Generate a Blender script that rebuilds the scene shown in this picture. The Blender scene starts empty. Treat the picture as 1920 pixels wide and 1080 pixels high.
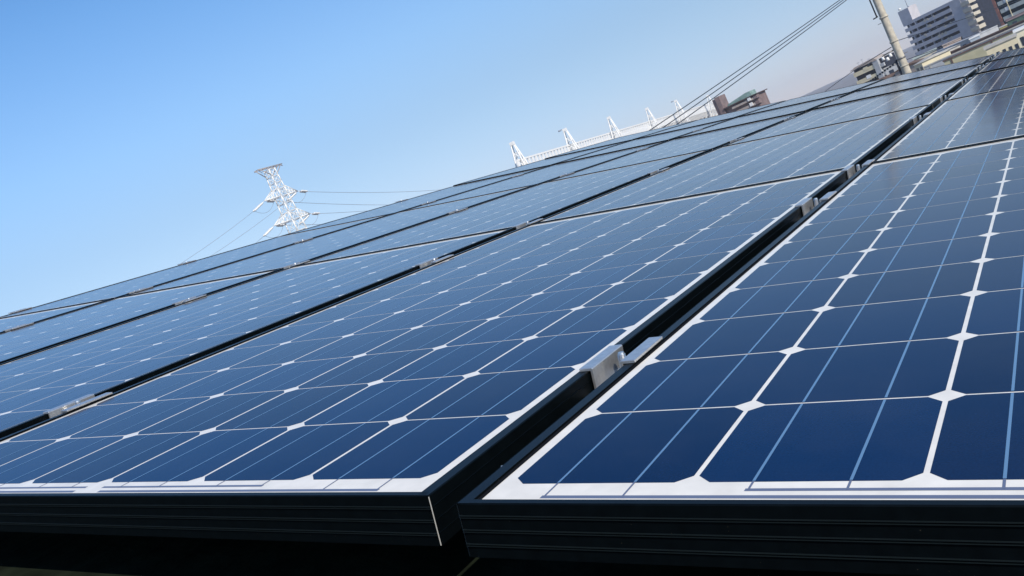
import bpy, bmesh, math, random
from mathutils import Matrix, Vector, Euler

random.seed(7)
sc = bpy.context.scene
C = bpy.context.collection
R = math.radians

# ------------------------------------------------------------------ frame of the sloping roof
# columns of MR: along the eave (u), along the rows (v), roof normal - all in world axes (Z up)
MR = Matrix(((0.976725, 0.0, 0.214493),
             (-0.006049, 0.999602, 0.027545),
             (-0.214408, -0.028201, 0.976337)))
EYE = 10.0
ORG = Vector((0, 0, EYE - 0.140108))


def W(u, v, z=0.0):
    return ORG + MR @ Vector((u, v, z))


# ------------------------------------------------------------------ camera
cam_d = bpy.data.cameras.new('camera')
cam = bpy.data.objects.new('camera', cam_d)
C.objects.link(cam)
right = Vector((0.77846856, 0.47049431, -0.41547781))
down = Vector((-0.32008024, -0.27183391, -0.90755439))
fwd = Vector((-0.53994014, 0.83948879, -0.06101822))
rm = Matrix((right, -down, -fwd)).transposed()
cam.location = Vector((0.44371782, -0.49368562, EYE))
cam.rotation_euler = rm.to_euler()
cam_d.sensor_width = 36
cam_d.lens = 1749.27 / 1920 * 36
cam_d.clip_start = 0.02
cam_d.clip_end = 6000
sc.camera = cam

# ------------------------------------------------------------------ world and sun
SUN_AZ, SUN_EL = 122.0, 34.0          # azimuth clockwise from +Y
wd = bpy.data.worlds.new('World')
sc.world = wd
wd.use_nodes = True
nt = wd.node_tree
nt.nodes.clear()
sky = nt.nodes.new('ShaderNodeTexSky')
sky.sky_type = 'NISHITA'
sky.sun_disc = False
sky.sun_elevation = R(SUN_EL)
sky.sun_rotation = R(SUN_AZ)
sky.altitude = 0
sky.air_density = 1.0
sky.dust_density = 0.0
sky.ozone_density = 5.0
bg = nt.nodes.new('ShaderNodeBackground')
bg.inputs[1].default_value = 0.12
out = nt.nodes.new('ShaderNodeOutputWorld')
# band of thin haze near the horizon and a deeper blue above it, by elevation of the view of the sky
geo = nt.nodes.new('ShaderNodeTexCoord')
sep = nt.nodes.new('ShaderNodeSeparateXYZ')
nt.links.new(geo.outputs['Generated'], sep.inputs[0])
asin = nt.nodes.new('ShaderNodeMath')
asin.operation = 'ARCSINE'
nt.links.new(sep.outputs['Z'], asin.inputs[0])
nrm = nt.nodes.new('ShaderNodeMath')
nrm.operation = 'MULTIPLY'
nrm.inputs[1].default_value = 1 / R(90)
nt.links.new(asin.outputs[0], nrm.inputs[0])
ramp = nt.nodes.new('ShaderNodeValToRGB')
SKY_TINT = [(0.0, (.29, .30, .43)), (2.0, (.325, .31, .40)), (5.0, (.41, .375, .395)), (7.7, (.45, .41, .40)), (10.0, (.50, .465, .445)), (13.0, (.56, .56, .54)), (17.0, (.53, .58, .59)), (22.0, (.44, .585, .64)), (45.0, (.27, .42, .53))]
ramp.color_ramp.interpolation = 'B_SPLINE'
el_ = ramp.color_ramp.elements
while len(el_) < len(SKY_TINT):
    el_.new(.5)
for e_, (deg, c_) in zip(el_, SKY_TINT):
    e_.position = deg / 90
    e_.color = (*c_, 1)
nt.links.new(nrm.outputs[0], ramp.inputs[0])
mul = nt.nodes.new('ShaderNodeVectorMath')
mul.operation = 'MULTIPLY'
nt.links.new(sky.outputs[0], mul.inputs[0])
nt.links.new(ramp.outputs[0], mul.inputs[1])
sc2 = nt.nodes.new('ShaderNodeVectorMath')
sc2.operation = 'SCALE'
sc2.inputs['Scale'].default_value = 2.0
nt.links.new(mul.outputs[0], sc2.inputs[0])
nt.links.new(sc2.outputs[0], bg.inputs[0])
nt.links.new(bg.outputs[0], out.inputs[0])

sd = bpy.data.lights.new('sun', 'SUN')
sd.energy = 4.0
sd.angle = R(0.5)
sd.color = (1.0, 0.93, 0.82)
sun = bpy.data.objects.new('sun', sd)
C.objects.link(sun)
sdir = Vector((math.sin(R(SUN_AZ)) * math.cos(R(SUN_EL)), math.cos(R(SUN_AZ)) * math.cos(R(SUN_EL)), math.sin(R(SUN_EL))))
sun.rotation_euler = sdir.to_track_quat('Z', 'Y').to_euler()
sun.location = (30, 0, 60)

vs = sc.view_settings
vs.view_transform = 'Standard'
vs.look = 'None'
vs.gamma = 1
vs.exposure = 0.2


# ------------------------------------------------------------------ materials
def mat(name, col, rough=0.6, metal=0.0, ior=1.45, noise=None, bump=None, spec=0.5, coat=0.0):
    """noise = (scale, amount, second colour or None); bump = (scale, strength)"""
    m = bpy.data.materials.new(name)
    m.use_nodes = True
    n = m.node_tree.nodes
    l = m.node_tree.links
    b = n['Principled BSDF']
    b.inputs['Base Color'].default_value = (*col, 1)
    b.inputs['Roughness'].default_value = rough
    b.inputs['Metallic'].default_value = metal
    b.inputs['IOR'].default_value = ior
    b.inputs['Specular IOR Level'].default_value = spec
    b.inputs['Coat Weight'].default_value = coat
    tc = n.new('ShaderNodeTexCoord')
    if noise:
        nz = n.new('ShaderNodeTexNoise')
        nz.inputs['Scale'].default_value = noise[0]
        nz.inputs['Detail'].default_value = 6
        rp = n.new('ShaderNodeValToRGB')
        rp.color_ramp.elements[0].position = 0.3
        rp.color_ramp.elements[1].position = 0.7
        c2 = noise[2] if len(noise) > 2 and noise[2] else tuple(max(0, c * (1 - noise[1])) for c in col)
        rp.color_ramp.elements[0].color = (*c2, 1)
        rp.color_ramp.elements[1].color = (*[min(1, c * (1 + noise[1] * .5)) for c in col], 1)
        l.new(tc.outputs['Object'], nz.inputs['Vector'])
        l.new(nz.outputs['Fac'], rp.inputs['Fac'])
        l.new(rp.outputs['Color'], b.inputs['Base Color'])
    if bump:
        nb = n.new('ShaderNodeTexNoise')
        nb.inputs['Scale'].default_value = bump[0]
        nb.inputs['Detail'].default_value = 4
        bp = n.new('ShaderNodeBump')
        bp.inputs['Strength'].default_value = bump[1]
        bp.inputs['Distance'].default_value = bump[2] if len(bump) > 2 else 0.001
        l.new(tc.outputs['Object'], nb.inputs['Vector'])
        l.new(nb.outputs['Fac'], bp.inputs['Height'])
        l.new(bp.outputs['Normal'], b.inputs['Normal'])
    return m


GL_R, GL_I = 0.105, 1.19
M_cell = mat('silicon_under_glass', (0.001, 0.014, 0.064), GL_R, 0, GL_I)
n_, l_ = M_cell.node_tree.nodes, M_cell.node_tree.links
pb = n_['Principled BSDF']
tc_ = n_['Texture Coordinate']


def node(kind, **kw):
    x = n_.new(kind)
    for k, v in kw.items():
        setattr(x, k, v)
    return x


# each wafer has a slightly different tone
att = node('ShaderNodeAttribute', attribute_name='wafer_tone')
oi = node('ShaderNodeObjectInfo')
fine = node('ShaderNodeTexNoise')
fine.inputs['Scale'].default_value = 700
fine.inputs['Detail'].default_value = 5
l_.new(tc_.outputs['Object'], fine.inputs['Vector'])
sm = node('ShaderNodeMath', operation='MULTIPLY_ADD')
sm.inputs[1].default_value = .75
l_.new(fine.outputs['Fac'], sm.inputs[0])
l_.new(att.outputs['Fac'], sm.inputs[2])
rc = node('ShaderNodeValToRGB')
rc.color_ramp.elements[0].position = .2
rc.color_ramp.elements[1].position = 1.1
rc.color_ramp.elements[0].color = (.0003, .007, .034, 1)
rc.color_ramp.elements[1].color = (.002, .026, .096, 1)
l_.new(sm.outputs[0], rc.inputs[0])
# thin dust film, patchy, with dried run-off
dn = node('ShaderNodeTexNoise')
dn.inputs['Scale'].default_value = 5
dn.inputs['Detail'].default_value = 8
dn.inputs['Roughness'].default_value = .7
wc = node('ShaderNodeTexCoord')
l_.new(wc.outputs['Object'], dn.inputs['Vector'])
dr = node('ShaderNodeValToRGB')
dr.color_ramp.elements[0].position = .42
dr.color_ramp.elements[1].position = .85
dr.color_ramp.elements[0].color = (0, 0, 0, 1)
dr.color_ramp.elements[1].color = (.035, .035, .035, 1)
l_.new(dn.outputs['Fac'], dr.inputs[0])
mx = node('ShaderNodeMix', data_type='RGBA')
l_.new(dr.outputs[0], mx.inputs['Factor'])
l_.new(rc.outputs[0], mx.inputs['A'])
mx.inputs['B'].default_value = (.35, .34, .32, 1)
l_.new(mx.outputs['Result'], pb.inputs['Base Color'])
rr_ = node('ShaderNodeMapRange')
rr_.inputs['To Min'].default_value = GL_R - .03
rr_.inputs['To Max'].default_value = GL_R + .05
l_.new(dn.outputs['Fac'], rr_.inputs['Value'])
l_.new(rr_.outputs[0], pb.inputs['Roughness'])
M_back = mat('white_backsheet', (0.78, 0.745, 0.675), GL_R, 0, GL_I, noise=(45, .10))
M_bus = mat('tinned_ribbon', (0.20, 0.36, 0.52), .30, .5, GL_I)  # blue of the sky mirrored in the metal is put into its colour
M_bus2 = mat('bus_ribbon', (0.17, 0.20, 0.29), .35, .3, GL_I)
M_frame = mat('black_anodised', (0.002, 0.0035, 0.0045), .34, 0, 1.22, noise=(90, .3), bump=(400, .15, .0002))
# sparse dust specks and scratches on the anodising
n2, l2 = M_frame.node_tree.nodes, M_frame.node_tree.links
vo = n2.new('ShaderNodeTexVoronoi')
vo.inputs['Scale'].default_value = 210
l2.new(n2['Texture Coordinate'].outputs['Object'], vo.inputs['Vector'])
lt = n2.new('ShaderNodeMath')
lt.operation = 'LESS_THAN'
lt.inputs[1].default_value = .05
l2.new(vo.outputs['Distance'], lt.inputs[0])
sp_ = n2.new('ShaderNodeSeparateColor')
l2.new(vo.outputs['Color'], sp_.inputs[0])
gt = n2.new('ShaderNodeMath')
gt.operation = 'GREATER_THAN'
gt.inputs[1].default_value = .6
l2.new(sp_.outputs[0], gt.inputs[0])
mu = n2.new('ShaderNodeMath')
mu.operation = 'MULTIPLY'
l2.new(lt.outputs[0], mu.inputs[0])
l2.new(gt.outputs[0], mu.inputs[1])
mx2 = n2.new('ShaderNodeMix')
mx2.data_type = 'RGBA'
l2.new(mu.outputs[0], mx2.inputs['Factor'])
prev = n2['Principled BSDF'].inputs['Base Color'].links[0].from_socket
l2.new(prev, mx2.inputs['A'])
mx2.inputs['B'].default_value = (.07, .06, .045, 1)
l2.new(mx2.outputs['Result'], n2['Principled BSDF'].inputs['Base Color'])
M_ridgeline = mat('sky_lit_ridge', (0.010, 0.016, 0.018), .4, .3)  # skylight caught on the ridges, put into a lighter colour than the frame
M_seal = mat('black_sealant', (0.004, 0.004, 0.005), .7, 0, 1.3)
M_raw = mat('raw_aluminium_edge', (0.75, 0.72, 0.66), .35, .6)
M_alu = mat('mill_aluminium', (0.72, 0.71, 0.69), .38, .85, noise=(140, .15), bump=(500, .3, .0003))
M_bolt = mat('zinc_bolt', (0.62, 0.61, 0.58), .3, .9)
M_rail = mat('dark_rail', (0.002, 0.002, 0.002), .9, 0, 1.05)
M_roof = mat('dark_green_roof', (0.012, 0.017, 0.010), .8, 0, 1.2, noise=(30, .6), bump=(80, .6, .003))
M_wallh = mat('house_render', (0.45, 0.41, 0.33), .8, noise=(3, .15))
M_ridge = mat('ridge_metal', (0.015, 0.02, 0.018), .5)


# ------------------------------------------------------------------ helpers
class MB:
    def __init__(s):
        s.bm = bmesh.new()

    def box(s, x0, x1, y0, y1, z0, z1, mi=0):
        vs_ = [s.bm.verts.new((x, y, z)) for x in (x0, x1) for y in (y0, y1) for z in (z0, z1)]
        for f in ((0, 1, 3, 2), (4, 6, 7, 5), (0, 4, 5, 1), (2, 3, 7, 6), (0, 2, 6, 4), (1, 5, 7, 3)):
            s.bm.faces.new([vs_[i] for i in f]).material_index = mi
        return s

    def poly(s, pts, mi=0):
        f = s.bm.faces.new([s.bm.verts.new(p) for p in pts])
        f.material_index = mi
        return s

    def prism(s, prof, axis, a, b, mi=0, cap=True):
        """extrude a closed 2D profile; axis 'y': profile (x,z); axis 'x': profile (y,z)"""
        f = (lambda p, t: (p[0], t, p[1])) if axis == 'y' else (lambda p, t: (t, p[0], p[1]))
        A = [s.bm.verts.new(f(p, a)) for p in prof]
        B = [s.bm.verts.new(f(p, b)) for p in prof]
        n = len(prof)
        for i in range(n):
            s.bm.faces.new((A[i], A[(i + 1) % n], B[(i + 1) % n], B[i])).material_index = mi
        if cap:
            s.bm.faces.new(A[::-1]).material_index = mi
            s.bm.faces.new(B).material_index = mi
        return s

    def tube(s, pts, r, n=6, mi=0, r2=None):
        pts = [Vector(p) for p in pts]
        rings = []
        for i, p in enumerate(pts):
            d = (pts[min(i + 1, len(pts) - 1)] - pts[max(i - 1, 0)]).normalized()
            a = d.cross(Vector((0, 0, 1)))
            if a.length < 1e-3:
                a = d.cross(Vector((1, 0, 0)))
            a.normalize()
            b = d.cross(a)
            rr = r if r2 is None else r + (r2 - r) * i / (len(pts) - 1)
            rings.append([s.bm.verts.new(p + (a * math.cos(2 * math.pi * k / n) + b * math.sin(2 * math.pi * k / n)) * rr) for k in range(n)])
        for A, B in zip(rings, rings[1:]):
            for k in range(n):
                f = s.bm.faces.new((A[k], A[(k + 1) % n], B[(k + 1) % n], B[k]))
                f.material_index = mi
                f.smooth = n > 4
        s.bm.faces.new(rings[0][::-1]).material_index = mi
        s.bm.faces.new(rings[-1]).material_index = mi
        return s

    def build(s, name, m, parent=None, bevel=0):
        bmesh.ops.recalc_face_normals(s.bm, faces=s.bm.faces)
        me = bpy.data.meshes.new(name)
        s.bm.to_mesh(me)
        s.bm.free()
        for x in (m if isinstance(m, (list, tuple)) else [m]):
            me.materials.append(x)
        o = bpy.data.objects.new(name, me)
        C.objects.link(o)
        o.parent = parent
        if bevel:
            bv = o.modifiers.new('bevel', 'BEVEL')
            bv.width = bevel
            bv.segments = 2
            bv.limit_method = 'ANGLE'
        return o


def tag(o, label=None, cat=None, group=None, kind=None):
    for k, v in (('label', label), ('category', cat), ('group', group), ('kind', kind)):
        if v:
            o[k] = v
    return o


def empty(name, loc=(0, 0, 0), rz=0.0):
    o = bpy.data.objects.new(name, None)
    o.location = loc
    o.rotation_euler = (0, 0, rz)
    o.empty_display_size = .2
    C.objects.link(o)
    return o


def copy_tree(o, parent=None):
    c = o.copy()
    C.objects.link(c)
    c.parent = parent
    for ch in [x for x in bpy.data.objects if x.parent == o]:
        copy_tree(ch, c)
    return c


ROOF_EUL = MR.to_euler()


def on_roof(o, u, v, z=0.0, sy=1.0):
    o.location = W(u, v, z)
    o.rotation_euler = ROOF_EUL
    o.scale = (1, sy, 1)
    return o


# ------------------------------------------------------------------ ground and own house
g = MB()
g.poly([(-3000, -3000, 0), (3000, -3000, 0), (3000, 3000, 0), (-3000, 3000, 0)])
M_ground = mat('town_ground', (0.26, 0.245, 0.25), .9, noise=(.02, .25, (0.17, 0.17, 0.17)))
tag(g.build('ground', M_ground), kind='structure')

ZR = -0.100        # roof surface below the glass
U0, U1, V0, V1 = -3.40, 1.75, -1.6, 8.45
house = empty('house', W(0, 0, ZR))
tag(house, 'low pitched house roof, dark green and black, carrying the solar array', 'house')


def hl(p):
    return p - house.location


m = MB()
ridge0, ridge1 = W(U0, V0, ZR), W(U0, V1, ZR)
ea0, ea1 = W(U1, V0, ZR), W(U1, V1, ZR)
oth0 = Vector((2 * ridge0.x - ea0.x, ridge0.y, ea0.z))
oth1 = Vector((2 * ridge1.x - ea1.x, ridge1.y, ea1.z))
th = Vector((0, 0, -.14))
T = [hl(p) for p in (ea0, ridge0, oth0, oth1, ridge1, ea1)]
Bt = [p + th for p in T]
vt = [m.bm.verts.new(p) for p in T]
vb = [m.bm.verts.new(p) for p in Bt]
for q in ((0, 1, 4, 5), (1, 2, 3, 4)):
    m.bm.faces.new([vt[i] for i in q])
    m.bm.faces.new([vb[i] for i in q][::-1])
for i in range(6):
    j = (i + 1) % 6
    m.bm.faces.new((vt[i], vt[j], vb[j], vb[i]))
m.build('roof', M_roof, house)
m = MB()
m.tube([hl(ridge0) + Vector((0, 0, .01)), hl(ridge1) + Vector((0, 0, .01))], .035, 8)
m.build('ridge_cap', M_ridge, house)
m = MB()
x0, x1 = hl(oth0).x + .5, hl(ea0).x - .5
y0, y1 = hl(ea0).y + .5, hl(ea1).y - .5
zt = hl(ea0).z - .30
zb = -house.location.z
m.box(x0, x1, y0, y1, zb, zt)
for yy in (y0, y1 - .2):
    m.prism([(x0, zt), (x1, zt), (x1, zt + .02), (hl(ridge0).x, hl(ridge0).z - .22), (x0, zt + .02)], 'y', yy, yy + .2)
m.build('wall', M_wallh, house)
M_own = mat('own_glass', (.03, .04, .05), .1)
for i in range(4):
    for k in (0, 1, 2):
        m = MB()
        m.box(x1, x1 + .05, y0 + 1 + i * 2.2, y0 + 2.2 + i * 2.2, zb + 1 + k * 2.9, zb + 2.3 + k * 2.9)
        m.build('window', M_own, house)

# ------------------------------------------------------------------ solar panel
PW, PL = 0.793, 1.597         # outer size
CU, CV = 0.1255, 0.127        # cell pitch
LX, FY = 0.020, 0.032         # first cell edge from the outer edges
LIP, LIPZ, FH = 0.0095, 0.0020, 0.0370


def rails_profile(sgn, o):
    """outer face of the frame with three fine ribs; returns list of (offset, z)"""
    pts = [(o, -FH + LIPZ)]
    for fr in (.76, .50, .24):
        z = LIPZ - FH * fr
        pts += [(o, z - .0008), (o + sgn * .0005, z - .00012), (o + sgn * .0005, z + .0002), (o, z + .0004)]
    pts += [(o, LIPZ - .0008), (o - sgn * .0008, LIPZ)]
    return pts


def make_panel():
    root = empty('solar_panel')
    f = MB()
    # long sides along y
    for side in (0, 1):
        o = 0 if side == 0 else PW
        sg = -1 if side == 0 else 1
        prof = rails_profile(sg, o)
        prof += [(o - sg * LIP, LIPZ), (o - sg * LIP, -.004), (o - sg * .003, -.0045), (o - sg * .003, -FH + LIPZ)]
        f.prism(prof, 'y', 0.0004, PL - .0004)
    for side in (0, 1):
        o = 0 if side == 0 else PL
        sg = -1 if side == 0 else 1
        prof = rails_profile(sg, o)
        prof += [(o - sg * LIP * .62, LIPZ), (o - sg * LIP * .62, -.004), (o - sg * .003, -.0045), (o - sg * .003, -FH + LIPZ)]
        f.prism(prof, 'x', 0.0031, PW - .0031)
    # fine raised ridges along the outer faces
    for fr in (.76, .50, .24):
        z_ = LIPZ - FH * fr
        for d_ in (-.0009, .0005):
            f.box(.0005, PW - .0005, -.0012, .0006, z_ + d_, z_ + d_ + .0003, 2)
            f.box(.0005, PW - .0005, PL - .0006, PL + .0012, z_ + d_, z_ + d_ + .0003, 2)
    # bare metal of the mitred corners
    for (cx, sg) in ((0, -1), (PW, 1)):
        for (cy, sy) in ((0, -1), (PL, 1)):
            w = .0004
            zt_, zb_ = LIPZ - .001, -FH + LIPZ + .0005
            a = (cx + sg * .0001, cy - sy * w)
            b = (cx - sg * w, cy + sy * .0001)
            f.poly([(a[0], a[1], zt_), (b[0], b[1], zt_), (b[0], b[1], zb_), (a[0], a[1], zb_)], 1)
    f.build('frame', [M_frame, M_raw, M_ridgeline], root)
    # backsheet and sealant bead
    b = MB()
    b.box(.004, PW - .004, .004, PL - .004, -.0040, 0)
    s = .0034
    sf = .0010
    zl = .0004
    i0, i1, j0, j1 = LIP, PW - LIP, LIP * .62, PL - LIP * .62
    for q in ((i0, i0 + s, j0, j1), (i1 - s, i1, j0, j1), (i0 + s, i1 - s, j0, j0 + sf), (i0 + s, i1 - s, j1 - sf, j1)):
        b.box(q[0], q[1], q[2], q[3], 0.0001, zl, 1)
    b.build('backsheet', [M_back, M_seal], root)
    # cells: cut-corner squares
    c = MB()
    gu, gv, ch = .0016, .0009, .0092
    for i in range(6):
        for j in range(12):
            x0, x1 = LX + i * CU + gu, LX + (i + 1) * CU - gu
            y0, y1 = FY + j * CV + gv, FY + (j + 1) * CV - gv
            z = .00010
            c.poly([(x0 + ch, y0, z), (x1 - ch, y0, z), (x1, y0 + ch, z), (x1, y1 - ch, z),
                    (x1 - ch, y1, z), (x0 + ch, y1, z), (x0, y1 - ch, z), (x0, y0 + ch, z)])
    cg = c.build('cell_grid', M_cell, root)
    rt = random.Random(3)
    at_ = cg.data.attributes.new('wafer_tone', 'FLOAT', 'FACE')
    for q in range(len(cg.data.polygons)):
        at_.data[q].value = rt.random() * .36
    r = MB()
    z = .00024
    yE = FY + 12 * CV
    yl, yu = FY - .0185, FY - .0095
    mid = LX + 3 * CU
    for i in range(6):
        outer = i in (0, 5)
        for k in (.29, .71):
            x = LX + (i + k) * CU
            for j in range(12):
                a, b_ = FY + j * CV + gv + .0012, FY + (j + 1) * CV - gv - .0012
                r.poly([(x - .00085, a, z), (x + .00085, a, z), (x + .00085, b_, z), (x - .00085, b_, z)])
            ys = yl if outer else yu
            r.poly([(x - .0007, ys, z - .00006), (x + .0007, ys, z - .00006), (x + .0007, FY + .0016, z - .00002), (x - .0007, FY + .0016, z - .00002)], 1)
    for sgn in (-1, 1):
        # lower ribbon from the outermost busbar, upper ribbon from the second cell
        xo = mid + sgn * 2.71 * CU
        xi = mid + sgn * .012
        a, b_ = sorted((xo + sgn * .002, xi + sgn * .006))
        r.poly([(a, yl - .002, z - .00012), (b_, yl - .002, z - .00012), (b_, yl + .002, z - .00012), (a, yl + .002, z - .00012)], 1)
        xo = mid + sgn * 1.71 * CU
        a, b_ = sorted((xo + sgn * .002, xi))
        r.poly([(a, yu - .0017, z - .00012), (b_, yu - .0017, z - .00012), (b_, yu + .0017, z - .00012), (a, yu + .0017, z - .00012)], 1)
    r.build('busbar_ribbons', [M_bus, M_bus2], root)
    return root


# columns: left outer edge u, surface height; rows: start v, end v, height
cols = [(-3.2734, 0.0, 'leftmost column on the ridge'),
        (-2.4406, 0.0, 'second column from the left'),
        (-1.6078, 0.0, 'third column from the left'),
        (-0.7750, 0.0, 'fourth column, left of the deep gap'),
        (0.0550, 0.004, 'rightmost column, right of the deep gap')]
rows = [(-0.033, 1.563, 0.0, 'front row'),
        (1.577, 3.225, 0.0, 'second row'),
        (3.245, 4.975, 0.0, 'third row'),
        (5.005, 6.390, 0.005, 'fourth row'),
        (6.430, 8.060, 0.010, 'farthest row')]
proto = make_panel()
first = True
for ci, (u, dz, cn) in enumerate(cols):
    for ri, (va, vb_, rz_, rn) in enumerate(rows):
        p = proto if first else copy_tree(proto)
        first = False
        dv = -.020 if ci == 4 else 0
        on_roof(p, u, va + dv, dz + rz_, (vb_ - va) / PL)
        tag(p, 'dark blue solar panel, %s, %s' % (rn, cn), 'solar panel', 'solar panels on the roof')

# ------------------------------------------------------------------ mounting rails under the panels
railv = [.26, 1.15, 1.85, 2.56, 3.52, 4.50, 5.75, 6.15, 7.15, 7.90]
ordn = ['first', 'second', 'third', 'fourth', 'fifth', 'sixth', 'seventh', 'eighth', 'ninth', 'tenth', 'eleventh']
for i, v in enumerate(railv):
    m = MB()
    m.box(-3.30, .92, -.02, .02, ZR - .002, -.036)
    m.box(-3.30, .92, -.028, .028, ZR - .002, ZR + .006)
    o = on_roof(m.build('mounting_rail', M_rail), 0, v, 0)
    tag(o, 'dark rail under the panels, below the %s clamps from the front' % ordn[i], 'mounting rail', 'rails under the panels')


# ------------------------------------------------------------------ clamps
def make_clamp(dzr):
    """hat-shaped middle clamp, gap centre at x=0, length along y"""
    root = empty('panel_clamp')
    t = .0028
    hl_, hr = .0035, .0035 + dzr
    L = .036
    m = MB()
    xl, xr = -.0166, .0166
    prof = [(xl - .011, hl_ - .0012), (xl - .0095, hl_ - .0015), (xl, hl_ - .0015), (xl, -.022), (xr, -.022), (xr, hr - .0015), (xr + .0105, hr - .0015), (xr + .012, hr - .001),
            (xr + .012, hr + .0016), (xr - t + .001, hr + .0016), (xr - t, hr + .0005), (xr - t, -.022 + t), (xl + t, -.022 + t), (xl + t, hl_ + .0005), (xl + t - .001, hl_ + .0016), (xl - .011, hl_ + .0014)]
    m.prism(prof, 'y', -L, L)
    m.build('bracket', M_alu, root, bevel=.0005)
    b = MB()
    pts = []
    zz = -.034
    n = 12
    # threaded shank: rings of alternating radius
    rings = []
    z = -.034
    while z < .0060:
        rings.append((z, .0040))
        rings.append((z + .0007, .0034))
        z += .00125
    rings.append((.0072, .0028))
    vr = []
    for (z, r) in rings:
        vr.append([b.bm.verts.new((r * math.cos(2 * math.pi * k / n), r * math.sin(2 * math.pi * k / n), z)) for k in range(n)])
    for A, B in zip(vr, vr[1:]):
        for k in range(n):
            b.bm.faces.new((A[k], A[(k + 1) % n], B[(k + 1) % n], B[k]))
    b.bm.faces.new(vr[-1])
    b.bm.faces.new(vr[0][::-1])
    bo = b.build('bolt', M_bolt, root)
    nu = MB()
    hexa = [(.0068 * math.cos(R(60 * k + 12)), .0068 * math.sin(R(60 * k + 12))) for k in range(6)]
    A = [nu.bm.verts.new((x, y, -.0150)) for x, y in hexa]
    B = [nu.bm.verts.new((x, y, -.0085)) for x, y in hexa]
    nu.bm.faces.new(A[::-1])
    nu.bm.faces.new(B)
    for k in range(6):
        nu.bm.faces.new((A[k], A[(k + 1) % 6], B[(k + 1) % 6], B[k]))
    nu.build('nut', M_bolt, bo)
    return root


gaps = [(-3.2920, 'on the outer left edge of the array', [1.72, 2.60, 4.40], 0),
        (-2.4607, 'between first and second panel columns from the left', [1.20, 1.67, 2.54, 3.52, 4.5], 0),
        (-1.6279, 'between second and third panel columns from the left', [.26, 1.18, 1.60, 2.53, 3.51, 4.5, 5.5], 0),
        (-0.7950, 'between third and fourth panel columns from the left', [.262, 1.158, 1.595, 2.56, 3.52, 4.50, 5.75], 0),
        (0.0365, 'in the deep gap before the rightmost column', [.262, 1.125, 1.548, 2.68, 3.54, 4.61, 5.75, 6.12, 7.15, 7.90], .004)]
cl0 = make_clamp(0)
cl4 = make_clamp(.004)
u0 = {0: True, .004: True}
for (u, gn, vv, dz) in gaps:
    for k, v in enumerate(vv):
        src = cl4 if dz else cl0
        c = src if u0[dz] else copy_tree(src)
        u0[dz] = False
        hz = 0.0 if v < 5 else (.005 if v < 6.41 else .010)
        on_roof(c, u, v, hz)
        c.rotation_euler = (MR @ Matrix.Rotation(R(random.uniform(-.8, .8)), 3, 'Z')).to_euler()
        tag(c, 'silver clamp, %s from the front, %s' % (ordn[k], gn), 'clamp', 'clamps holding the panels')

# loose end of a cable clip seen in the gap near the front corners
m = MB()
m.tube([(0, 0, -.022), (.001, .003, -.016), (-.001, .005, -.010), (.0005, .007, -.005)], .0014, 6)
m.box(-.003, .003, -.003, .002, -.024, -.020)
m.box(-.0015, .0015, -.001, .002, -.043, -.022)
o = on_roof(m.build('cable_clip', M_bolt), .0475, .010, .006)
tag(o, 'small grey metal clip deep in the gap beside the front panel corners', 'clip')


# ------------------------------------------------------------------ far things: polar placement about the camera
def at(az, d, z=0.0):
    return Vector((cam.location.x + d * math.sin(R(az)), cam.location.y + d * math.cos(R(az)), z))


def zel(el, d):
    return EYE + d * math.tan(R(el))


M_white = mat('white_paint', (.80, .79, .76), .5, noise=(1.5, .08))
M_conc = mat('pole_concrete', (.50, .45, .36), .85, noise=(6, .25), bump=(30, .4, .01))
M_cable = mat('cable_sheath', (.02, .025, .035), .5)
M_wire = mat('grey_wire', (.26, .29, .34), .6)
M_lav = mat('lavender_grey_render', (.50, .48, .50), .8, noise=(.5, .12))
M_beige = mat('beige_render', (.52, .47, .38), .8, noise=(.5, .12))
M_dark = mat('dark_recess_shade', (.022, .025, .04), .5, noise=(.8, .5, (.008, .01, .018)))  # shade inside the balcony recesses, put into the wall colour with the dark windows
M_teal = mat('dark_teal_glass', (.005, .038, .062), .7, 0, 1.2, noise=(.35, .8, (.003, .010, .018)))
M_tealb = mat('teal_band', (.10, .14, .15), .6)
M_red = mat('red_brown_tile', (.24, .11, .09), .8, noise=(2, .2))
M_grn = mat('green_grey_panel', (.38, .42, .41), .7, noise=(1, .15))
M_cream = mat('cream_render', (.66, .58, .40), .8, noise=(.8, .12))
M_yel = mat('yellow_panel', (.42, .38, .13), .7, noise=(1, .15))
M_gry = mat('pale_grey_sheet', (.40, .41, .42), .7, noise=(.6, .2))
M_brown = mat('brown_wall', (.15, .10, .085), .85, noise=(.8, .4))
M_olive = mat('olive_wall', (.50, .46, .30), .85, noise=(.5, .2))
M_rooft = mat('brown_roof_tile', (.16, .10, .07), .85, noise=(1.2, .4))
M_green = mat('green_copper', (.22, .33, .30), .7, noise=(.6, .4))
M_dbrown = mat('dark_brown_render', (.20, .145, .14), .8, noise=(.6, .3))
M_tan = mat('tan_render', (.40, .34, .30), .8, noise=(.8, .2))
M_win = mat('window_glass', (.03, .04, .06), .15)


def face_frame(az0, d0, az1, d1, name):
    """Empty at the left foot of a facade; local x runs along it to the right, local y goes away"""
    a, b = at(az0, d0), at(az1, d1)
    o = empty(name, a, math.atan2(b.y - a.y, b.x - a.x))
    return o, (b - a).length


# ---- transmission tower
TD = 200.0
tw = empty('transmission_tower', at(-43.05, TD), 0)
tag(tw, 'white lattice transmission tower with two levels of arms behind the roof', 'pylon')
tw.rotation_euler = (0, 0, R(86))
ztop, za1, za2 = zel(8.95, TD), zel(7.25, TD), zel(5.72, TD)


def hw(z):      # half width of the body
    return .82 + (ztop - z) * .036 + max(0, 27 - z) * .06


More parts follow.
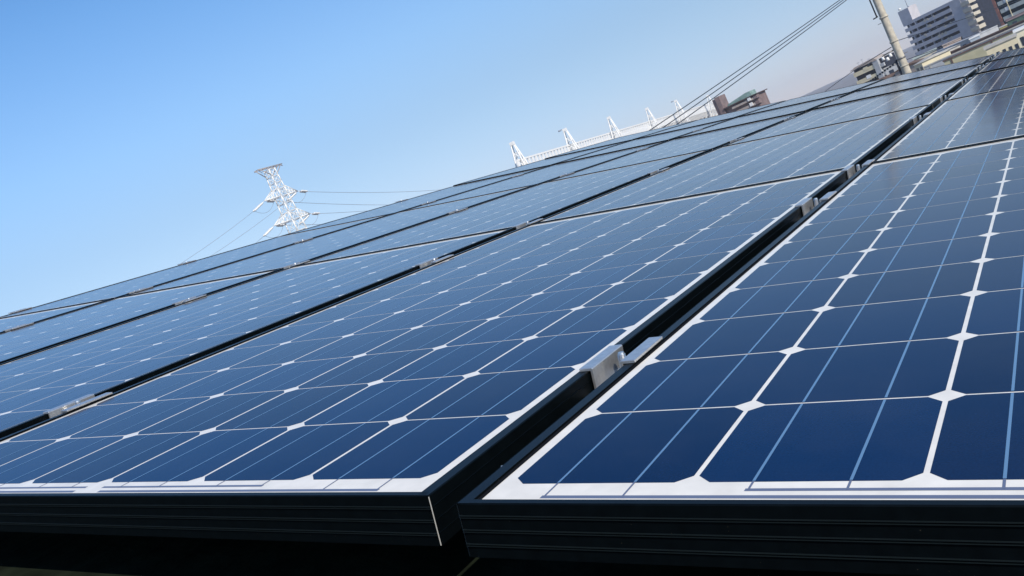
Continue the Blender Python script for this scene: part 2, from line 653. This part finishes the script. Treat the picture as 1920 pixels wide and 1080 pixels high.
levels = [0, 6, 11.5, 16.5, 21, zel(4.4, TD), zel(5.0, TD), za2, zel(6.25, TD), zel(6.8, TD), za1, zel(7.7, TD), zel(8.1, TD), zel(8.5, TD), ztop]
for sx, sy in ((-1, -1), (1, -1), (1, 1), (-1, 1)):
    m = MB()
    for a, b in zip(levels, levels[1:]):
        m.tube([(sx * hw(a), sy * hw(a), a), (sx * hw(b), sy * hw(b), b)], .135, 5)
    m.build('leg', M_white, tw)
m = MB()
cs = ((-1, -1), (1, -1), (1, 1), (-1, 1))
for a, b in zip(levels, levels[1:]):
    for k in range(4):
        p, q = cs[k], cs[(k + 1) % 4]
        m.tube([(p[0] * hw(a), p[1] * hw(a), a), (q[0] * hw(b), q[1] * hw(b), b)], .045, 4)
        m.tube([(q[0] * hw(a), q[1] * hw(a), a), (p[0] * hw(b), p[1] * hw(b), b)], .045, 4)
        m.tube([(p[0] * hw(b), p[1] * hw(b), b), (q[0] * hw(b), q[1] * hw(b), b)], .08, 4)
m.build('lattice_bracing', M_white, tw)


def arm(z, L, drop, sgn, name):
    m = MB()
    w = hw(z)
    tip = Vector((sgn * L, 0, z + drop))
    for sy in (-1, 1):
        lo = Vector((sgn * w, sy * w, z))
        hi = Vector((sgn * w, sy * w, z + 1.9))
        m.tube([lo, tip], .12, 5)
        m.tube([hi, tip], .10, 5)
        for t0 in (.25, .5, .75):
            m.tube([lo.lerp(tip, t0), hi.lerp(tip, t0)], .06, 4)
            m.tube([lo.lerp(tip, t0), hi.lerp(tip, t0 - .25)], .06, 4)
    for t0 in (.2, .45, .7):
        m.tube([Vector((sgn * w, -w, z)).lerp(tip, t0), Vector((sgn * w, w, z)).lerp(tip, t0)], .06, 4)
    m.build(name, M_white, tw)
    return tip


tips = {}
for (k, z, L) in (('u', za1, 4.8), ('l', za2, 5.3)):
    for sgn in (-1, 1):
        tips[(k, sgn)] = arm(z, L, .15, sgn, 'cross_arm')
# top cross bar with tapering knee braces
m = MB()
for sy in (-1, 1):
    m.tube([(-3.5, sy * .6, ztop + .5), (3.5, sy * .6, ztop + .5)], .09, 5)
    for sx in (-1, 1):
        m.tube([(sx * hw(za1 + 4), sy * hw(za1 + 4), ztop - 1.2), (sx * 3.0, sy * .6, ztop + .45)], .10, 5)
        m.tube([(sx * 1.1, sy * 1.1, ztop), (sx * 2.2, sy * .6, ztop + .5)], .08, 4)
for k in range(8):
    x = -3.4 + k * .97
    m.tube([(x, -.6, ztop + .5), (x, .6, ztop + .5)], .07, 4)
for sx in (-1, 1):
    m.tube([(sx * 3.5, 0, ztop + .5), (sx * 3.9, 0, ztop + .2)], .11, 5)
m.build('top_bar', mat('weathered_steel', (.36, .32, .30), .6), tw)
# insulator strings: left pair points towards us, right pair away
Mtw = Matrix.Translation(tw.location) @ Matrix.Rotation(R(86), 4, 'Z')
Mti = Mtw.inverted()
wires = []


def insul(tip, direction, L=4.0):
    d = Vector(direction).normalized()
    a = tip + d * 1.2
    m = MB()
    n = 11
    pts = []
    m.tube([tip, a], .07, 5)
    for off in (-.24, .24):
        o_ = d.cross(Vector((0, 0, 1))).normalized() * off
        rr = []
        for k in range(n * 2 + 1):
            rr.append((a + o_ + d * (L - 1.2) * k / (n * 2), .22 if k % 2 else .12))
        for (p, r), (q, r2) in zip(rr, rr[1:]):
            m.tube([p, q], r, 7, r2=r2)
    m.build('insulator_string', M_white, tw)
    return tip + d * L


def wline(a, b, sag, r, name, mm, n=18, ins=None):
    a, b = Vector(a), Vector(b)
    pts = []
    for k in range(n + 1):
        t = k / n
        p = a.lerp(b, t)
        p.z -= sag * 4 * t * (1 - t)
        pts.append(p)
    o = empty(name, a) if False else None
    m = MB()
    m.tube([p - a for p in pts], r, 6)
    ob = m.build(name, mm)
    ob.location = a
    return ob


def jumper(a, b, drop):
    m = MB()
    pts = []
    for k in range(13):
        t = k / 12
        p = a.lerp(b, t)
        p.z -= drop * 4 * t * (1 - t)
        pts.append(p)
    m.tube(pts, .035, 5)
    m.build('jumper_wire', M_wire, tw)


# world targets of the conductors
nearend = {'u': at(-60, 150, 22.3), 'l': at(-58.5, 150, 18.0)}
farend = {'u': at(-31, 330, zel(2.3, 330)), 'l': at(-31, 330, zel(1.8, 330))}
for k in ('u', 'l'):
    for sgn in (-1, 1):
        tip = tips[(k, sgn)]
        wt = Mtw @ tip
        dirn = (Mti @ (nearend[k] + Vector((0, sgn * 2, 0)))) - tip
        dirf = (Mti @ (farend[k] + Vector((sgn * 1.5, 0, 0)))) - tip
        e1 = insul(tip, dirn + Vector((0, 0, -dirn.length * .14)), 4.6)
        e2 = insul(tip, dirf + Vector((0, 0, -dirf.length * .05)), 3.4)
        jumper(e1, e2, 1.4)
        side = 'left' if sgn < 0 else 'right'
        lev = 'upper' if k == 'u' else 'lower'
        w1 = wline(Mtw @ e1, nearend[k] + Vector((0, sgn * 4, 0)), 1.6, .035, 'power_line', M_wire)
        tag(w1, 'thin grey wire falling left from the %s arm of the lattice tower, %s side' % (lev, side), 'wire', 'power lines of the lattice tower')
        w2 = wline(Mtw @ e2, farend[k] + Vector((sgn * 3, 0, sgn * 2)), 1.6, .045, 'power_line', M_wire)
        tag(w2, 'thin grey wire running right from the %s arm of the lattice tower, %s side' % (lev, side), 'wire', 'power lines of the lattice tower')

# ---- long white bridge with A-shaped towers
S = 15.0
bp_ = [Vector((x * S, y * S, 0)) + Vector((cam.location.x, cam.location.y, 0)) for x, y in
       ((-6.24, 11.22), (-6.44, 13.30), (-6.66, 15.58), (-7.01, 18.38), (-7.14, 20.55), (-7.60, 24.30), (-8.15, 27.2))]
b0, b1 = bp_[0] + Vector((.3, -2, 0)), bp_[-1]
dirb = (b1 - b0).normalized()
Lb = (b1 - b0).length
br = empty('bridge', b0, math.atan2(dirb.y, dirb.x))
tag(br, 'long white bridge with a railed deck, receding behind the roof', 'bridge')
m = MB()
m.box(0, Lb, -.2, .2, 21.35, 21.70)
m.box(0, Lb, -.2, .2, 19.80, 20.15)
k = 0
while k * 2.1 < Lb:
    m.box(k * 2.1, k * 2.1 + .85, -.16, .16, 20.15, 21.35)
    k += 1
m.build('railing', M_white, br)
m = MB()
m.box(0, Lb, -.20, 4.5, 18.9, 19.8)
k = 0
while k * 2.1 < Lb:
    m.box(k * 2.1, k * 2.1 + .5, -.3, -.2, 17.0, 18.9)
    k += 1
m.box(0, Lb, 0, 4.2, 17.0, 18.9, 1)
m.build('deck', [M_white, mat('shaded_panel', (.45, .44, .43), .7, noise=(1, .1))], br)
m = MB()
m.box(0, Lb, .6, 3.9, 15.9, 17.0)
m.build('under_deck_recess', M_tan, br)
m = MB()
k = 0
while k * 7.5 < Lb:
    x = k * 7.5
    m.prism([(x, 17.0), (x + 2.2, 17.0), (x + 1.6, 16.2), (x + 1.4, 15.9), (x + .2, 15.9)], 'y', -.1, 4.3)
    k += 1
m.box(0, Lb, -.4, 4.6, 13.8, 15.9)
k = 0
while k * 30 < Lb:
    m.box(k * 30, k * 30 + 1.5, .5, 3.5, 0, 13.8)
    k += 1
m.build('girder', M_white, br)
Mbi = (Matrix.Translation(br.location) @ Matrix.Rotation(br.rotation_euler.z, 4, 'Z')).inverted()
lampn = {1, 4}
Zt = EYE + S
for i, p in enumerate(bp_[:-1]):
    t = empty('bridge_tower', (p.x, p.y, 0), br.rotation_euler.z)
    dz = (0, 0, .1, .1, 0, -1)[i]
    zt_ = Zt + dz
    m = MB()
    zb_ = 13.0
    for sx in (-1, 1):
        for sy in (-1, 1):
            m.tube([(sx * .25, sy * .3, zt_), (sx * .95, sy * 1.05, 19.6), (sx * 1.7, sy * 1.9, 14), (sx * 1.7, sy * 1.9, 0)], .15, 5)
    m.build('leg_frame', M_white, t)
    m = MB()
    lev = [(zt_ - 1.6, .45, .52), (zt_ - 3.2, .66, .76), (19.9, .92, 1.02), (17.6, 1.22, 1.35), (15, 1.57, 1.75)]
    for (za, wx, wy), (zb2, vx, vy) in zip(lev, lev[1:]):
        for sy in (-1, 1):
            m.tube([(-wx, sy * wy, za), (vx, sy * vy, zb2)], .07, 4)
            m.tube([(wx, sy * wy, za), (-vx, sy * vy, zb2)], .07, 4)
            m.tube([(-wx, sy * wy, za), (wx, sy * wy, za)], .07, 4)
        for sx in (-1, 1):
            m.tube([(sx * wx, -wy, za), (sx * vx, vy, zb2)], .07, 4)
            m.tube([(sx * wx, wy, za), (sx * vx, -vy, zb2)], .07, 4)
    m.build('bracing', M_white, t)
    m = MB()
    m.box(-.45, .45, -.45, .45, zt_ - .2, zt_ + .5)
    m.build('cap', M_white, t)
    lab = 'slender white splayed tower on the bridge, %s one from the left' % ordn[i]
    if i in lampn:
        m = MB()
        # arm reaching to the left of the picture
        dv = (Mbi.to_3x3() @ Vector((-.87, -.49, 0)))
        a = Vector((0, 0, zt_ + .3))
        m.tube([a, a + dv * .9 + Vector((0, 0, .25))], .09, 5)
        c_ = a + dv * 1.2 + Vector((0, 0, .15))
        m.tube([c_ - dv * .35, c_, c_ + dv * .35], .2, 6)
        m.build('lamp_arm', M_wire, t)
        lab = 'white bridge tower with a small lamp arm, %s one from the left' % ordn[i]
    tag(t, lab, 'bridge tower', 'towers of the white bridge')

# ---- dark brown block with chimney slab and green roof
d = 350.0
o, Lf = face_frame(-17.25, d + 4, -14.80, d - 3, 'brown_building')
tag(o, 'dark brown building with a tall stair slab and a green roof beside the bridge', 'building')
zt1 = zel(1.86, d)
m = MB()
m.box(0, 1.4, 0, 4, 0, zt1 - .4)
m.box(1.4, 3.2, -.5, 5, 0, zt1)
m.build('stair_tower', M_dbrown, o)
m = MB()
m.box(3.2, Lf - .6, .8, 9, 0, zel(1.02, d))
m.build('wall', M_dbrown, o)
m = MB()
m.box(3.2, Lf + .3, -.9, 9.5, zel(1.02, d), zel(1.07, d))
m.build('roof_slab', mat('roof_edge_brown', (.06, .035, .035), .7), o)
m = MB()
zz = zel(1.07, d)
m.prism([(4.0, zz), (Lf - 2.4, zz), (Lf - 2.5, zz + 1.7), (Lf - 4.2, zz + 1.75), (4.6, zz + .7)], 'y', 1, 6)
m.build('green_roof', M_green, o)
for k, (za, zb_) in enumerate(((.80, .93), (.47, .62), (.10, .27))):
    m = MB()
    m.box(6.2, Lf - 1.4, -.5, .8, zel(za, d), zel(zb_, d))
    b_ = m.build('balcony', M_tan, o)
    m = MB()
    m.box(Lf - 3.6, Lf - 2.4, -.8, -.5, zel(za, d) + .2, zel(zb_, d) + .5)
    m.build('laundry', M_white, b_)
    m = MB()
    m.box(Lf - 1.3, Lf, -.6, 2, zel(za, d), zel(zb_, d) + .3)
    m.build('corner_block', M_dbrown, b_)

# ---- small three-storey house left of the pole
d = 300.0
o, Lf = face_frame(-9.62, d + 3, -7.95, d - 1, 'cream_house')
tag(o, 'small cream and grey house with long balconies left of the concrete pole', 'house')
zr = zel(-.02, d)
m = MB()
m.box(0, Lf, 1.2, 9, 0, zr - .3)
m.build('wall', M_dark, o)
m = MB()
m.box(-.3, Lf - 1.6, -.3, 9.3, zr - .3, zr)
m.prism([(0, zr), (Lf - 1.8, zr), (Lf - 3, zr + .7), (.8, zr + .35)], 'y', .5, 8)
m.build('roof', M_tan, o)
for k in range(3):
    m = MB()
    z1 = zr - 1.15 - k * 2.55
    m.box(0, Lf - 3.0, 0, 1.2, z1 - 1.25, z1)
    b_ = m.build('balcony', M_cream, o)
    m = MB()
    m.box(Lf * .35, Lf * .5, -.06, 0, z1 - .6, z1 + .4)
    m.build('laundry', M_white if k == 1 else M_cream, b_)
m = MB()
m.box(Lf - 3.0, Lf - 1.4, -.15, 9, 0, zr - .1)
m.build('wall_column', M_gry, o)
for k in range(3):
    m = MB()
    z1 = zr - 1.8 - k * 2.55
    m.box(Lf - 1.4, Lf - .2, .3, 3, z1 - 1.0, z1)
    m.build('side_balcony', M_gry, o)
m = MB()
for x, h in ((1.2, 1.2), (2.6, 1.6), (4.6, .9)):
    m.box(x, x + .08, 3, 3.08, zr + .3, zr + h)
    m.box(x - .4, x + .5, 3, 3.08, zr + h, zr + h + .08)
m.build('roof_aerials', M_wire, o)

# ---- big grey apartment block
d = 420.0
az0, az1 = -6.32, -2.92
a_ = at(az0, d + 6)
o, Lf = face_frame(az0, d + 9, az1, d - 8, 'apartment_block')
tag(o, 'large lavender-grey apartment block with seven rows of balconies and a rooftop tower', 'building')
zr = zel(1.08, d)
st = 2.62
m = MB()
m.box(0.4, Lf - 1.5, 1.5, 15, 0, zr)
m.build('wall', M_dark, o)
m = MB()
m.box(0, 5.0, -.2, 5.5, zr, zel(1.84, d))
m.box(4.2, 5.0, 1, 5.0, zel(1.84, d), zel(1.84, d) + .3)
m.build('rooftop_tower', M_lav, o)
m = MB()
m.tube([(3.6, 2, zel(1.84, d)), (3.7, 2, zel(1.84, d) + 6)], .12, 5)
m.build('mast', M_wire, o)
m = MB()
m.tube([(.9, .5, zel(1.84, d)), (.9, .5, zel(1.84, d) + .5)], .12, 6)
m.tube([(.9, .5, zel(1.84, d) + .5), (.9, .5, zel(1.84, d) + 1.2)], .55, 8)
m.build('water_vent', M_white, o)
xw = Lf - 8.6        # where the solid wall starts
m = MB()
m.box(0, Lf - 3.8, -.1, 1.5, zr - .9, zr + .3)
m.build('parapet', M_lav, o)
m = MB()
m.box(xw, Lf - 3.8, -.12, 1.5, 0, zr - .9)
m.build('blank_wall', M_lav, o)
for k in range(8):
    zt_ = zr - .9 - 1.1 - k * st
    if zt_ < 2:
        break
    m = MB()
    m.box(0, xw, -.2, 1.5, zt_ - 1.45, zt_)
    b_ = m.build('balcony', M_lav, o)
    for x, w_ in ((2.5, .35), (5.1, .35), (9.3, .18), (13.0, .18)):
        m = MB()
        m.box(x, x + w_, -.1 if w_ > .2 else .2, 1.4, zt_, zt_ + 1.15)
        m.build('partition', M_lav, b_)
    m = MB()
    for q in range(3):
        x = random.uniform(6.5, xw - 2)
        m.box(x, x + random.uniform(.5, 1.1), -.28, -.2, zt_ - random.uniform(.5, .9), zt_ + .25)
    m.build('laundry', M_beige, b_)
    # beige corner balconies at the right end, sunlit side
    m = MB()
    m.box(Lf - 3.8, Lf - .2, -.9, 3.5, zt_ - 1.6, zt_ - .1)
    m.build('corner_balcony', M_beige, o)
m = MB()
m.box(Lf - 3.8, Lf - 1.6, 0.0, 3, 0, zr)
m.build('corner_wall', M_lav, o)

# ---- dark teal glazed block behind
d = 450.0
o, Lf = face_frame(-3.05, d, -1.90, d - 8, 'teal_building')
tag(o, 'dark teal glazed high-rise between the grey block and the red-edged block', 'building')
m = MB()
m.box(0, Lf, 0, 12, 0, 34)
m.build('wall', M_teal, o)
m = MB()
for z in (4.5, 6.5, 12.5, 21.5):
    m.box(-.1, Lf + .1, -.25, 0, z, z + .35)
m.build('ledge', M_tealb, o)
for k in range(10):
    m = MB()
    z = 3 + k * 2.8
    for q in range(2):
        x = 1.2 + q * 3.4 + (k % 3) * .3
        m.box(x, x + 1.3, -.06, 0, z, z + 1.3)
    m.build('window', M_win, o)

# ---- red-edged block at the right border
d = 360.0
o, Lf = face_frame(-2.02, d + 2, 1.6, d - 6, 'red_edged_block')
tag(o, 'apartment block with a red-brown edge and pale green balconies at the top right corner', 'building')
m = MB()
m.box(.2, Lf, 1.3, 12, 0, 34)
m.build('wall', M_teal, o)
m = MB()
m.box(0, .85, -.3, .35, 0, 34)
m.build('red_edge', M_red, o)
m = MB()
for x in (4.1, 10.4, 16.6):
    m.box(x, x + .22, -.5, -.25, 0, 34)
m.build('drain_pipe', M_cream, o)
for k in range(11):
    z = 3.6 + k * 2.65
    m = MB()
    m.box(1.3, Lf, -.25, 1.3, z, z + 1.3)
    b_ = m.build('balcony', M_grn, o)
    if k in (1, 2, 4):
        m = MB()
        x = 2.4 + k * .5
        m.box(x, x + 1.1, -.33, -.25, z + .3, z + 1.4)
        m.build('laundry', M_white, b_)


# ---- low buildings along the far side of the roof
def simple_house(name, label, cat, az0, az1, d, zt_, depth, mw, mr, wins=0, pitched=0, rot=0, group=None):
    o, Lf = face_frame(az0, d + rot, az1, d - rot, name)
    tag(o, label, cat, group)
    m = MB()
    m.box(0, Lf, 0, depth, 0, zt_)
    m.build('wall', mw, o)
    m = MB()
    if pitched:
        m.prism([(-.3, zt_), (depth + .3, zt_), (depth / 2, zt_ + pitched)], 'x', -.3, Lf + .3)
    else:
        m.box(-.15, Lf + .15, -.15, depth, zt_, zt_ + .25)
    m.build('roof', mr, o)
    for k in range(wins):
        m = MB()
        x = Lf * (k + .35) / wins
        m.box(x, x + min(1.3, Lf / wins * .5), -.06, 0, zt_ - 1.9, zt_ - .8)
        w_ = m.build('window', M_win, o)
    return o


M_wgrey = mat('warm_grey_render', (.46, .44, .40), .85, noise=(.7, .25))
M_pgreen = mat('pale_green_sheet', (.40, .44, .38), .7, noise=(1, .2))
simple_house('shed', 'long pale grey shed below the grey apartment block', 'shed', -5.55, -3.45, 280, zel(-1.10, 280), 8, M_gry, M_gry, 6, 0, 6)
simple_house('shed', 'short pale blue-grey shed at the right end of the long grey shed', 'shed', -3.65, -3.15, 262, zel(-1.17, 262), 6, mat('blue_grey_sheet', (.40, .46, .52), .6, noise=(1, .15)), M_white, 1)
simple_house('low_house', 'small peach house with a flat roof at the foot of the grey block', 'house', -4.95, -4.00, 320, zel(-.88, 320), 8, mat('peach_render', (.58, .45, .36), .8, noise=(1, .2)), M_tan, 4, 0)
simple_house('low_house', 'low cream house just right of the concrete pole', 'house', -6.62, -6.22, 215, zel(-1.22, 215), 6, M_cream, M_wgrey, 2, .5, 2)
simple_house('low_house', 'tan house with a brown roof, second right of the concrete pole', 'house', -6.28, -5.85, 230, zel(-1.12, 230), 6, M_tan, M_rooft, 2, .6, -2)
simple_house('low_house', 'warm grey house, third right of the concrete pole', 'house', -5.92, -5.45, 240, zel(-1.18, 240), 6, M_wgrey, M_gry, 2, .3, 2)
simple_house('low_house', 'pale green-roofed house behind the cream houses near the pole', 'house', -6.5, -5.3, 290, zel(-.92, 290), 8, M_beige, M_pgreen, 5, .5)
simple_house('low_house', 'brown-roofed house left of the concrete pole', 'house', -9.5, -7.2, 230, zel(-1.42, 230), 9, M_tan, M_rooft, 4, 1.2)
simple_house('shed', 'light grey box-shaped shed touching the left of the concrete pole', 'shed', -8.05, -7.05, 260, zel(-.74, 260), 6, M_gry, M_wgrey, 2)
simple_house('container', 'yellow container standing under the teal high-rise', 'container', -2.85, -2.32, 290, zel(-1.28, 290), 5, M_yel, M_yel, 1)
simple_house('container', 'yellow container nearest the red-edged block', 'container', -2.18, -1.80, 290, zel(-1.26, 290), 5, M_yel, M_wgrey, 1)
simple_house('low_house', 'bright cream house at the right border of the picture', 'house', -1.62, -.5, 135, zel(-1.80, 135), 6, mat('bright_cream', (.74, .68, .52), .8, noise=(1, .15)), M_white, 3)
simple_house('low_house', 'cream terrace low beside the clamps at the far roof edge', 'house', -3.15, -1.62, 128, zel(-2.00, 128), 5, M_cream, M_wgrey, 5)
simple_house('low_house', 'dark green hipped house under the red-edged block', 'house', -1.75, -.6, 330, zel(-1.10, 330), 7, mat('dark_green_render', (.05, .10, .08), .8, noise=(1, .4)), M_dbrown, 2, .8)


def wall_line(name, label, cat, az0, d0, az1, d1, zt_, mm, cap=None, thick=.6):
    o, Lf = face_frame(az0, d0, az1, d1, name)
    tag(o, label, cat)
    m = MB()
    m.box(0, Lf, 0, thick, 0, zt_)
    m.build('wall_face', mm, o)
    if cap:
        m = MB()
        m.box(-.1, Lf + .1, -.12, thick + .1, zt_, zt_ + .22)
        m.build('coping', cap, o)
    m = MB()
    n = int(Lf / 6)
    for k in range(n):
        m.box(k * 6 + 1, k * 6 + 1.25, -.08, 0, 0, zt_)
    m.build('wall_rib', cap or mm, o)


wall_line('railway_wall', 'long brown wall running up to the right behind the roof', 'wall', -6.6, 225, .6, 215, zel(-1.38, 222), M_brown, M_brown)
wall_line('guard_rail', 'thin pale rail wall along the foot of the long brown wall', 'wall', -6.2, 200, .6, 196, zel(-1.56, 198), M_gry, M_wgrey)
wall_line('boundary_wall', 'olive yellow wall below the long brown wall', 'wall', -5.2, 164, .6, 161, zel(-1.70, 163), M_olive, M_brown)

# ------------------------------------------------------------------ concrete utility pole
PD = 45.0
pp = at(-7.05, PD)
pole = empty('utility_pole', pp)
tag(pole, 'round concrete utility pole rising out of the top edge of the picture', 'utility pole')
m = MB()
Hp = 15.2
m.tube([(0, 0, z) for z in [Hp * k / 12 for k in range(13)]], .205, 20, r2=.145)
m.build('shaft', M_conc, pole)
Mst = mat('steel_band', (.22, .21, .2), .5, .6)
zc = EYE + PD * math.tan(R(-.55))
for z in (zc, zel(-1.0, PD), zel(.45, PD), zel(1.9, PD)):
    m = MB()
    m.tube([(0, 0, z - .035), (0, 0, z + .035)], .190, 18)
    m.build('steel_band', Mst if z == zc else M_conc, pole)
left = Vector((-math.cos(R(7)), -math.sin(R(7)), 0))       # towards the left of the picture
m = MB()
m.tube([left * .23 + Vector((0, 0, z)) for z in (5, 8, 9.3, zc + .02)], .045, 8)
m.tube([left * .25 + Vector((0, 0, z)) for z in (11.6, 12.4, 13.5, 15.2)], .03, 8)
m.tube([left * .20 + Vector((0, 0, 11.62)), left * .42 + Vector((0, 0, 11.6))], .03, 6)
m.build('riser_pipe', M_cable, pole)
m = MB()
m.tube([left * .14 + Vector((0, 0, zc + .45)), left * .62 + Vector((0, 0, zc + .42))], .035, 6)
m.tube([left * .62 + Vector((0, 0, zc + .42)), left * .66 + Vector((0, 0, zc + .2))], .05, 7)
m.build('bracket', Mst, pole)
for k in range(3):
    m = MB()
    c_ = left * (.34 + .16 * k) + Vector((0, 0, zc + .18 - .1 * (k % 2)))
    m.tube([c_ + Vector((0, 0, .2)), c_ + Vector((0, 0, .05))], .05, 8, r2=.075)
    m.build('insulator_cup', M_white, pole)
for k in range(5):
    m = MB()
    zst = 6.5 + k * 1.6
    s_ = 1 if k % 2 else -1
    m.tube([left * s_ * .17 + Vector((0, 0, zst)), left * s_ * .33 + Vector((0, 0, zst))], .012, 5)
    m.build('climbing_step', Mst, pole)

# ------------------------------------------------------------------ cables
for i, (a0, dzz, nm) in enumerate(((0, 0, 'top'), (.55, .0, 'middle'), (1.05, 0, 'bottom'))):
    A = at(-7.0, PD - .1, zel(4.10 - i * .08, PD))
    B = at(-24.0 + i * .75, 31, zel(1.30 - i * .24, 31))
    ob = wline(A, B, .05, .017, 'overhead_cable', M_cable, 24)
    tag(ob, 'thick dark overhead cable crossing the sky before the white bridge, %s one of three' % nm, 'cable', 'three parallel overhead cables')
# cable falling to the left of the pole with a black splice
A = at(-7.3, PD, zel(.22, PD))
B = at(-12.2, 70, zel(-.75, 70))
ob = wline(A, B, -.12, .018, 'service_cable', M_cable)
tag(ob, 'dark cable falling left from the concrete pole over the cream house, with a black splice', 'cable')
m = MB()
c0 = A.lerp(B, .19)
dd = (B - A).normalized()
m.tube([c0 - A - dd * .35 - Vector((0, 0, .06)), c0 - A + dd * .35 - Vector((0, 0, .09))], .05, 8)
m.build('splice_box', M_cable, ob)
# hanger line with spiral beads
A = at(-7.3, PD, zel(-.62, PD))
B = at(-10.6, 62, zel(-1.25, 62))
ob = wline(A, B, .05, .014, 'beaded_cable', M_cable)
tag(ob, 'cable strung with dark beads low on the left of the concrete pole', 'cable')
m = MB()
for k in range(26):
    t = (k + .5) / 26
    p = A.lerp(B, t) - A - Vector((0, 0, .05 * 4 * t * (1 - t)))
    m.tube([p - Vector((0, 0, .06)), p + Vector((0, 0, .03))], .045, 6)
m.build('cable_hanger', M_cable, ob, )
# cable to the right, crossing the apartment block
A = at(-6.8, PD, zel(.40, PD))
B = at(3.0, 75, zel(-.75, 75))
ob = wline(A, B, .05, .017, 'service_cable', M_cable)
tag(ob, 'dark cable running right from the concrete pole across the apartment blocks', 'cable')
A = at(-6.8, PD, zel(-.75, PD))
B = at(1.0, 90, zel(-.7, 90))
ob = wline(A, B, .35, .016, 'service_cable', M_cable)
tag(ob, 'lower dark cable running right from the pole above the cream houses', 'cable')

# ------------------------------------------------------------------ thin haze over the town
m = MB()
m.box(-2980, 2980, -2980, 2980, -1, 60)
mh = bpy.data.materials.new('haze_air')
mh.use_nodes = True
mh.node_tree.nodes.clear()
pv = mh.node_tree.nodes.new('ShaderNodeVolumePrincipled')
pv.inputs['Color'].default_value = (.86, .90, 1.0, 1)
pv.inputs['Density'].default_value = .00018
mo = mh.node_tree.nodes.new('ShaderNodeOutputMaterial')
mh.node_tree.links.new(pv.outputs[0], mo.inputs['Volume'])
tag(m.build('haze', mh), kind='stuff')
